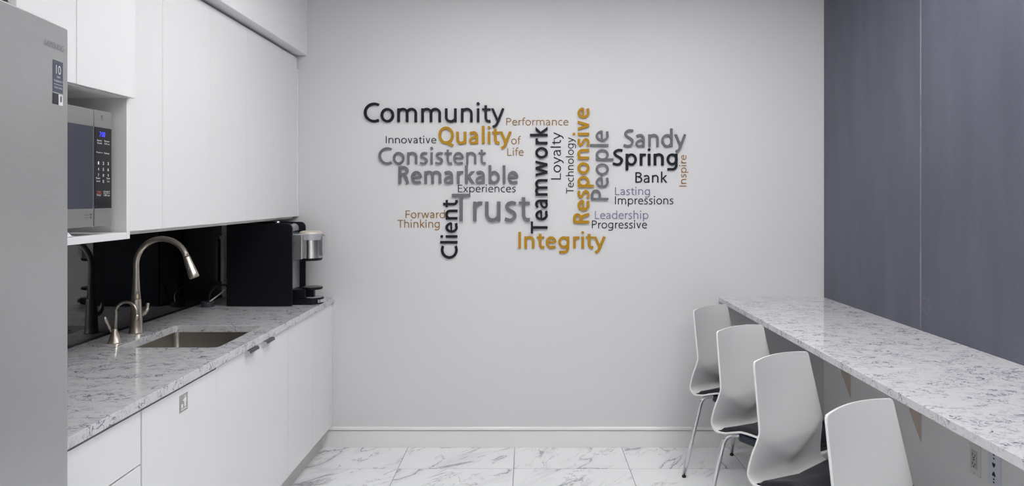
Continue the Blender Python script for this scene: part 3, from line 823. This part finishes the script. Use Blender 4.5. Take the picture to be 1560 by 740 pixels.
rows = [('seat', v) for v in (-.235, -.230, -.222, -.21, -.19, -.16, -.12, -.08, -.03, .02, .06, .10, .14, .184)]
rows += [('bend', R(a)) for a in (12, 24, 36, 48, 60, 72, 84)]
nz = 44
rows += [('back', ZB_+(TOPZ-ZB_)*i/nz) for i in range(1, nz)] + [('back', TOPZ-.0015), ('back', TOPZ)]
NT = 28
def edge_t(i):
    t = -1+2*i/NT; return math.sin(t*PI/2)*.35+t*.65
def make_shell():
    bm = bmesh.new(); gr = [[bm.verts.new(shell_pt(r_, edge_t(i))) for i in range(NT+1)] for r_ in rows]
    for a, b in zip(gr, gr[1:]):
        for i in range(NT): bm.faces.new((a[i], a[i+1], b[i+1], b[i]))
    return bm
def make_pad():
    bm = bmesh.new(); n, m_ = 22, 24
    def pt(i, j, top):
        t = -1+2*i/n; s = j/m_
        e = min(1, (1-abs(t))/.10); f_ = min(1, min(s, 1-s)/.06); ed = math.sqrt(max(0, 1-(1-e)**2))*math.sqrt(max(0, 1-(1-f_)**2))
        L = lerp_tab([(0, -.222), (.94, .168), (1, .190)], s)        # along the seat, then up the bend
        if L <= .184: p = shell_pt(('seat', L), t*.955)
        else: p = shell_pt(('bend', (L-.184)/.021*R(40)), t*(.955-.06*(L-.184)/.021))
        nrm = Vector((0, 0, 1)) if L < .15 else Vector((0, -.35, .93))
        hgt = .020*ed if top else .0
        return p + nrm*(.0012+hgt)
    T = [[bm.verts.new(pt(i, j, 1)) for i in range(n+1)] for j in range(m_+1)]
    Bt = [[bm.verts.new(pt(i, j, 0)) for i in range(n+1)] for j in range(m_+1)]
    for Gd in (T, Bt):
        for a, b in zip(Gd, Gd[1:]):
            for i in range(n): bm.faces.new((a[i], a[i+1], b[i+1], b[i]))
    bmesh.ops.remove_doubles(bm, verts=bm.verts, dist=.00001)
    return bm
def make_chair(label):
    t = thing('chair', label, 'chair', (0, 0, 0), 'white shell chairs at the bar counter')
    sh = link('shell', make_shell(), M['shell'], t, smooth=True)
    s = sh.modifiers.new('s', 'SOLIDIFY'); s.thickness = .008; s.offset = 0
    s = sh.modifiers.new('b', 'BEVEL'); s.width = .0022; s.segments = 2; s.limit_method = 'ANGLE'; s.angle_limit = R(60)
    pd = link('seat_pad', make_pad(), M['vinyl'], t, smooth=True); pd.location.z = .0045
    bm = bmesh.new(); prism(bm, rrect(-.150, .150, -.14, .14, .03, 4), 'z', .424, .4595); link('under_seat_mount', bm, M['mount'], t, bevel=.006)
    for sx in (-1, 1):
        for sy in (-1, 1):
            y0 = sy*.105
            cx_, cy_ = sx*.188, sy*.165
            fx_, fy_ = sx*.232, sy*(.215 if sy < 0 else .250)
            zt = .449
            path = [Vector((sx*.12, y0, zt)), Vector((sx*.135, y0+(cy_-y0)*.35, zt))]
            C0 = Vector((cx_, cy_, zt)); Fo = Vector((fx_, fy_, .012))
            A0 = path[-1]; dA = (C0-A0).normalized(); dF = (Fo-C0).normalized()
            P1 = C0-dA*.042; P2 = C0+dF*.042
            for k in range(0, 9):
                u = k/8; path.append(P1*(1-u)**2+C0*2*u*(1-u)+P2*u*u)
            path.append(P2.lerp(Fo, .5)); path.append(Fo)
            bm = bmesh.new(); tube(bm, path, .0105, 16); lg = link('leg', bm, M['chrome'], t, smooth=True)
            bm = bmesh.new(); lathe(bm, [(.0100, 0), (.0112, .002), (.0112, .011), (.0105, .012)], (fx_, fy_, 0), 16); link('foot_cap', bm, M['rubber'], lg, smooth=True)
    return t
chairs = [((.878, 3.585), 40.5, 'farthest white shell chair, nearest the lettered wall'),
          ((.838, 3.030), 32, 'second white shell chair from the lettered wall'),
          ((.819, 2.472), 31.5, 'third white shell chair from the lettered wall'),
          ((.815, 1.860), 30, 'nearest white shell chair, cut off by the lower frame edge')]
def dup(o, parent=None):
    c = o.copy(); COL.objects.link(c)
    if parent: c.parent = parent
    for ch in list(o.children):
        if ch.name in bpy.data.objects: dup(ch, c)
    return c
proto = make_chair('x')
kids = None
for i, ((cx, cy), th, lb) in enumerate(chairs):
    c = proto if i == 0 else dup(proto)
    a = R(th); u = Vector((math.cos(a), math.sin(a))); v = Vector((-math.sin(a), math.cos(a)))
    ctr = Vector((cx, cy)) + u*.224 - v*.220
    c.location = (ctr.x, ctr.y, 0); c.rotation_euler.z = a; c['label'] = lb

# ------------------------------------------------------------------ the wall lettering
S = F/D
# body, orientation, first edge px, last edge px, top, baseline, material, thickness, weight, label
W = [
 ('Community', 'h', 554, 768.3, 155.3, 185.8, 'L_black', .014, 0, 'large black word "Community" at the top left of the word cloud'),
 ('Performance', 'h', 771.2, 866.3, 178.7, 190.8, 'L_brown', .003, -1, 'small brown word "Performance" right of "Community"'),
 ('Quality', 'h', 667.8, 779.3, 191.5, 219, 'L_gold', .012, 1, 'large gold word "Quality" under "Community"'),
 ('Innovative', 'h', 587.6, 664.8, 206.6, 218.2, 'L_char', .003, -1, 'small black word "Innovative" left of the gold "Quality"'),
 ('of', 'h', 778.7, 793.5, 207, 219.5, 'L_brown', .003, -1, 'tiny brown word "of" just right of the gold "Quality"'),
 ('Life', 'h', 772.8, 798, 224.5, 236.9, 'L_brown', .003, -1, 'small brown word "Life" under the word "of"'),
 ('Consistent', 'h', 576.4, 740.1, 223.5, 249.9, 'L_grey', .014, 0, 'large grey word "Consistent" under "Innovative"'),
 ('Remarkable', 'h', 606.8, 789.7, 251.6, 279.7, 'L_grey', .014, 1, 'large grey word "Remarkable" under "Consistent"'),
 ('Experiences', 'h', 697.6, 785.6, 280.9, 292.6, 'L_char', .003, -1, 'small black word "Experiences" between "Remarkable" and "Trust"'),
 ('Trust', 'h', 688.3, 807.5, 295, 336.8, 'L_grey', .016, 0, 'largest grey word "Trust" in the middle of the cloud'),
 ('Forward', 'h', 617.8, 677.8, 319.8, 332, 'L_brown', .003, -1, 'small brown word "Forward" left of "Client"'),
 ('Thinking', 'h', 605.6, 670, 334.2, 346.8, 'L_brown', .003, -1, 'small brown word "Thinking" below "Forward"'),
 ('Client', 'v', 394.2, 304.2, 670.5, 696.8, 'L_black', .010, 1, 'black upright word "Client" reading upwards at the lower left'),
 ('Teamwork', 'v', 355.4, 192.9, 807.3, 834.2, 'L_black', .014, 1, 'tall black upright word "Teamwork" reading upwards mid cloud'),
 ('Loyalty', 'v', 273.3, 201.4, 838.6, 854.5, 'L_char', .003, -1, 'thin dark upright word "Loyalty" right of "Teamwork"'),
 ('Technology', 'v', 294.6, 209.1, 861.9, 874, 'L_char', .003, -1, 'small dark upright word "Technology" left of the gold "Responsive"'),
 ('Responsive', 'v', 340.2, 163.5, 872.4, 897.7, 'L_gold', .014, 1, 'tall gold upright word "Responsive" reading upwards'),
 ('People', 'v', 304.7, 198.3, 899.4, 927.1, 'L_grey', .014, 0, 'grey upright word "People" right of the gold "Responsive"'),
 ('Integrity', 'h', 789.6, 922.7, 352, 378.2, 'L_gold', .010, 1, 'gold word "Integrity" along the bottom of the word cloud'),
 ('Sandy', 'h', 949.8, 1045.6, 195.4, 223.6, 'L_grey', .014, 0, 'large grey five-letter word topping the right end of the cloud'),
 ('Spring', 'h', 933.1, 1032.8, 225.7, 251.9, 'L_black', .010, 1, 'large black six-letter word under the grey word at the right end'),
 ('Bank', 'h', 968, 1016.8, 261.3, 278.1, 'L_char', .004, 0, 'medium black four-letter word left of the upright brown "Inspire"'),
 ('Inspire', 'v', 284, 235.7, 1034.6, 1045.6, 'L_brown', .003, -1, 'small brown upright word "Inspire" at the far right'),
 ('Lasting', 'h', 937, 990.4, 284.5, 296.9, 'L_lav', .003, -1, 'small lavender word "Lasting" above "Impressions"'),
 ('Impressions', 'h', 937, 1025.8, 298.4, 311, 'L_char', .003, -1, 'small dark word "Impressions" below "Lasting"'),
 ('Leadership', 'h', 906.4, 987.8, 320.5, 333.3, 'L_lav', .003, -1, 'small lavender word "Leadership" above "Progressive"'),
 ('Progressive', 'h', 901.8, 986, 335.3, 347.6, 'L_char', .003, -1, 'small dark word "Progressive" at the lower right of the cloud'),
]
XH, CA, AS = 484, 674, 712
def ell(cx, cy, rx, ry, a0, a1, n=0):
    n = n or max(6, int(abs(a1-a0)/9))
    return [(cx+rx*math.cos(R(a0+(a1-a0)*k/n)), cy+ry*math.sin(R(a0+(a1-a0)*k/n))) for k in range(n+1)]
def cat(pts, n=5):
    return [(p.x, p.y) for p in smooth_path([(x, y, 0) for x, y in pts], n)]
def glyph(ch, w):
    """centre lines of a humanist sans letter: (advance, strokes); a stroke is (kind, points, width)"""
    h = w/2; hb = .40*w                       # half stem, half thin bar
    S_ = lambda p, ww=w: ('s', p, ww)
    Dg = lambda a, b, ww=w: ('d', [a, b], ww)
    sx = 74+h
    def arch(x0, x1, x_end=0): 
        xm = x0+(x1-x0)*.52
        return [S_(ell(xm, 325, xm-x0, XH+10-hb-325, 178, 90)+ell(xm, 310, x1-x0-(xm-x0), XH+10-hb-310, 84, 0)+[(x1, 0)])]
    def bowl(cx, rx, ry=253, cy=242): return S_(ell(cx, cy, rx-h, ry-.46*w, 0, 360, 40))
    if ch == 'C': return 580, [S_(ell(398, 337, 363-h, 350-h, 60, 300, 30))]
    if ch == 'Q': return 689, [S_(ell(345, 337, 310-h, 348-h, 0, 360, 44)), S_(cat([(372, 62), (455, 14), (540, -30), (632, -68)]), w*.95)]
    if ch == 'o': return 549, [bowl(274, 237)]
    if ch == 'n': return 555, [S_([(sx, 0), (sx, XH)])] + arch(sx, 484-h)
    if ch == 'h': return 555, [S_([(sx, 0), (sx, AS)])] + arch(sx, 484-h)
    if ch == 'm': return 834, [S_([(sx, 0), (sx, XH)])] + arch(sx, 461-h) + arch(461-h, 762-h)
    if ch == 'u':
        a = glyph('n', w)[1]; return 551, [(k, [(551-x, XH-y) for x, y in p], ww) for k, p, ww in a]
    if ch in 'il':
        st = [S_([(sx, 0), (sx, XH if ch == 'i' else AS)])]
        if ch == 'i': st.append(('o', [(sx, 648)], 56+.1*(w-88)))
        return 234, st
    if ch == 't': return 331, [S_([(150, 590), (150, 165)]+ell(150+105, 165, 105, 165-hb+6, 180, 268)+[(318, hb+2)]), S_([(22, XH-hb), (318, XH-hb)], w*.8)]
    if ch == 'y': return 471, [Dg((50, XH), (240, 38)), S_([(429, XH), (262, 60)]+cat([(262, 60), (215, -50), (160, -122), (62, -172)], 6)[1:], w*.96)]
    if ch == 'v': return 481, [Dg((48+h, XH), (241, 0)), Dg((433-h, XH), (241, 0))]
    if ch == 'w': return 736, [Dg((42+h, XH), (214, 0)), Dg((368, XH), (214, 0)), Dg((368, XH), (522, 0)), Dg((694-h, XH), (522, 0))]
    if ch == 'x': return 463, [Dg((22+h, 0), (438-h, XH)), Dg((26+h, XH), (442-h, 0))]
    if ch == 'k': return 469, [S_([(sx, 0), (sx, AS)]), Dg((sx+10, 212), (448-h, XH)), Dg((205, 282), (462-h, 0))]
    if ch == 'P': return 532, [S_([(sx, 0), (sx, CA)]), S_([(sx, CA-hb), (255, CA-hb)]+ell(270, 490, 500-h-270, CA-hb-490, 90, -90)+[(sx, 490-(CA-hb-490))])]
    if ch == 'R': return 538, [S_([(sx, 0), (sx, CA)]), S_([(sx, CA-hb), (250, CA-hb)]+ell(268, 498, 478-h-268, CA-hb-498, 90, -90)+[(sx, 498-(CA-hb-498))]), S_(cat([(290, 330), (362, 262), (400, 150), (448, 0)]))]
    if ch == 'B': return 542, [S_([(sx, 0), (sx, CA)]), S_([(sx, CA-hb), (240, CA-hb)]+ell(262, 515, 465-h-262, CA-hb-515, 90, -90)+[(sx, 515-(CA-hb-515))], w*.92), S_([(240, 357), (262, 357)]+ell(280, 357-(357-hb)/2, 504-h-280, (357-hb)/2, 90, -90)+[(sx, hb)])]
    if ch == 'E': return 492, [S_([(sx, 0), (sx, CA)]), S_([(sx, CA-hb), (440, CA-hb)], w*.82), S_([(sx, 356), (418, 356)], w*.82), S_([(sx, hb), (455, hb)], w*.82)]
    if ch == 'F': return 487, [S_([(sx, 0), (sx, CA)]), S_([(sx, CA-hb), (450, CA-hb)], w*.82), S_([(sx, 340), (425, 340)], w*.82)]
    if ch == 'L': return 472, [S_([(sx, 0), (sx, CA)]), S_([(sx, hb), (448, hb)], w*.82)]
    if ch == 'T': return 497, [S_([(248, 0), (248, CA)]), S_([(4, CA-hb), (493, CA-hb)], w*.84)]
    if ch == 'I': return 239, [S_([(sx, 0), (sx, CA)])]
    if ch == 'S': return 493, [S_(cat([(438, CA-12-h), (370, CA+4-h), (285, CA+10-h), (190, CA-22-h), (132, 545), (130, 478), (185, 405), (270, 357), (355, 305), (405, 240), (402, 165), (350, 75), (262, h-10), (160, h-6), (52, h+28)], 5))]
    if ch == 's': return 396, [S_(cat([(338, XH-20-hb), (275, XH+4-hb), (205, XH+6-hb), (130, 425), (95, 358), (130, 295), (205, 255), (280, 215), (315, 145), (285, 72), (215, hb-8), (135, hb-6), (45, hb+22)], 5), w*.93)]
    if ch == 'e': return 501, [S_([(418, 262)]+ell(258, 242, 219-h, 253-.46*w, 8, 292, 34)+[(385, hb+6), (434, hb+22)], w*.95), S_([(90, 255), (440, 255)], w*.68)]
    if ch == 'a': return 482, [S_([(405-h, 0), (405-h, 290)]+ell(225, 300, 180-h, XH+10-hb-300, 0, 98)+[(130, XH-8-hb), (72, XH-42-hb)], w*.97), S_(cat([(405-h, 272), (300, 270), (190, 250), (105, 195), (80, 120), (110, 55), (185, hb-8), (275, 55), (345, 120), (405-h, 190)], 5), w*.84)]
    if ch == 'c': return 448, [S_(ell(286, 242, 248-h, 253-.46*w, 62, 298, 26))]
    if ch in 'bp': return 569, [S_([(sx, 0), (sx, AS)] if ch == 'b' else [(sx, -198), (sx, XH)]), S_(ell(302, 242, 229-h, 253-.46*w, 0, 360, 40), w*.95)]
    if ch in 'dg':
        st = [S_(ell(267, 242 if ch == 'd' else 250, 229-h, (253 if ch == 'd' else 245)-.46*w, 0, 360, 40), w*.95)]
        if ch == 'd': st.append(S_([(490-h, 0), (490-h, AS)]))
        else: st.append(S_([(486-h, XH), (486-h, 5)]+ell(270, 5, 216-h, 205-hb, -4, -100)+[(160, -198+hb), (78, -160)], w*.97))
        return 564, st
    if ch == 'r': return 327, [S_([(sx, 0), (sx, XH)]), S_(cat([(sx, 265), (142, 360), (205, 430), (262, XH+8-h), (320, XH+2-h)], 5), w*.95)]
    if ch == 'f': return 292, [S_([(95+h, 0), (95+h, 530)]+ell(240, 545, 145-h, 722-hb-545, 180, 95)+[(308, 712-hb)]), S_([(18, XH-hb), (282, XH-hb)], w*.8)]
    raise KeyError(ch)
def ribbon(kind, pts, w):
    """outline pieces (quads) of a stroke"""
    quads = []
    if kind == 'o':
        (cx, cy), r = pts[0], w; c = [(cx+r*math.cos(2*PI*k/20), cy+r*math.sin(2*PI*k/20)) for k in range(20)]
        return [c], True
    if kind == 'd':
        (ax, ay), (bx, by) = pts; L = math.hypot(bx-ax, by-ay); hx = w/2*L/abs(by-ay)*.94
        return [[(ax-hx, ay), (ax+hx, ay), (bx+hx, by), (bx-hx, by)]], True
    P = [pts[0]]
    for p in pts[1:]:
        if math.hypot(p[0]-P[-1][0], p[1]-P[-1][1]) > 2: P.append(p)
    closed = len(P) > 8 and math.hypot(P[0][0]-P[-1][0], P[0][1]-P[-1][1]) < 6
    if closed: P = P[:-1]
    n = len(P); Lf, Rt = [], []
    for i in range(n):
        a = P[i-1] if (i or closed) else None; b = P[i]; c = P[(i+1) % n] if (i < n-1 or closed) else None
        d1 = Vector((b[0]-a[0], b[1]-a[1])).normalized() if a else None
        d2 = Vector((c[0]-b[0], c[1]-b[1])).normalized() if c else None
        d = ((d1 or d2)+(d2 or d1)).normalized(); k = 1/max(.75, d.dot(d1 or d2)); nn = Vector((-d.y, d.x))*w/2*k
        Lf.append((b[0]+nn.x, b[1]+nn.y)); Rt.append((b[0]-nn.x, b[1]-nn.y))
    return (Lf, Rt, closed), False
for (body, ori, e0, e1, top, base, mk, th, wt_, label) in W:
    depth = D-th-.0005
    Sx = F/depth
    wgt = {1: 108, 0: 90, -1: 76}[wt_]
    if body in ('Responsive', 'Remarkable'): wgt = 110
    x = 0; G_ = []
    for ch in body:
        adv, st = glyph(ch, wgt); G_.append([(x, ribbon(*q_)) for q_ in st]); x += adv
    ext = []
    for g_ in G_:
        for ox, (rb, poly) in g_:
            P = rb[0] if poly else rb[0]+rb[1]
            ext += [(ox+p[0], p[1]) for p in P]
    x0 = min(p[0] for p in ext); x1 = max(p[0] for p in ext); y1 = max(p[1] for p in ext)
    if ori == 'h':
        sx = (e1-e0)/Sx/(x1-x0); sy = (base-top)/Sx/y1
        org = Vector(((e0-CX)/Sx, D-.0004, H-(base-CY)/Sx))
    else:
        sx = (e0-e1)/Sx/(x1-x0); sy = (base-top)/Sx/y1
        org = Vector(((base-CX)/Sx, D-.0004, H-(e0-CY)/Sx))
    t = thing('wall_word', label, 'wall lettering', org, 'raised words of the word cloud')
    def W3(p, ox, dep):
        u, v = (p[0]+ox-x0)*sx, p[1]*sy
        return (u, -dep, v) if ori == 'h' else (-v, -dep, u)
    for g_ in G_:
        bm = bmesh.new(); k_ = 0
        for ox, (rb, poly) in g_:
            dep = th - .00012*k_; k_ += 1
            if poly:
                for P in rb:
                    f0 = [bm.verts.new(W3(p, ox, 0)) for p in P]; f1 = [bm.verts.new(W3(p, ox, dep)) for p in P]
                    bm.faces.new(f0); bm.faces.new(f1[::-1])
                    for i in range(len(P)):
                        j = (i+1) % len(P); bm.faces.new((f0[i], f0[j], f1[j], f1[i]))
            else:
                Lf, Rt, closed = rb; n = len(Lf)
                V = [[bm.verts.new(W3(p, ox, dd)) for p in P] for P, dd in ((Lf, 0), (Rt, 0), (Rt, dep), (Lf, dep))]
                for i in range(n if closed else n-1):
                    j = (i+1) % n
                    for q_ in range(4):
                        bm.faces.new((V[q_][i], V[q_][j], V[(q_+1) % 4][j], V[(q_+1) % 4][i]))
                if not closed:
                    bm.faces.new([V[q_][0] for q_ in range(4)]); bm.faces.new([V[q_][-1] for q_ in range(3, -1, -1)])
        link('letter', bm, M[mk], t)
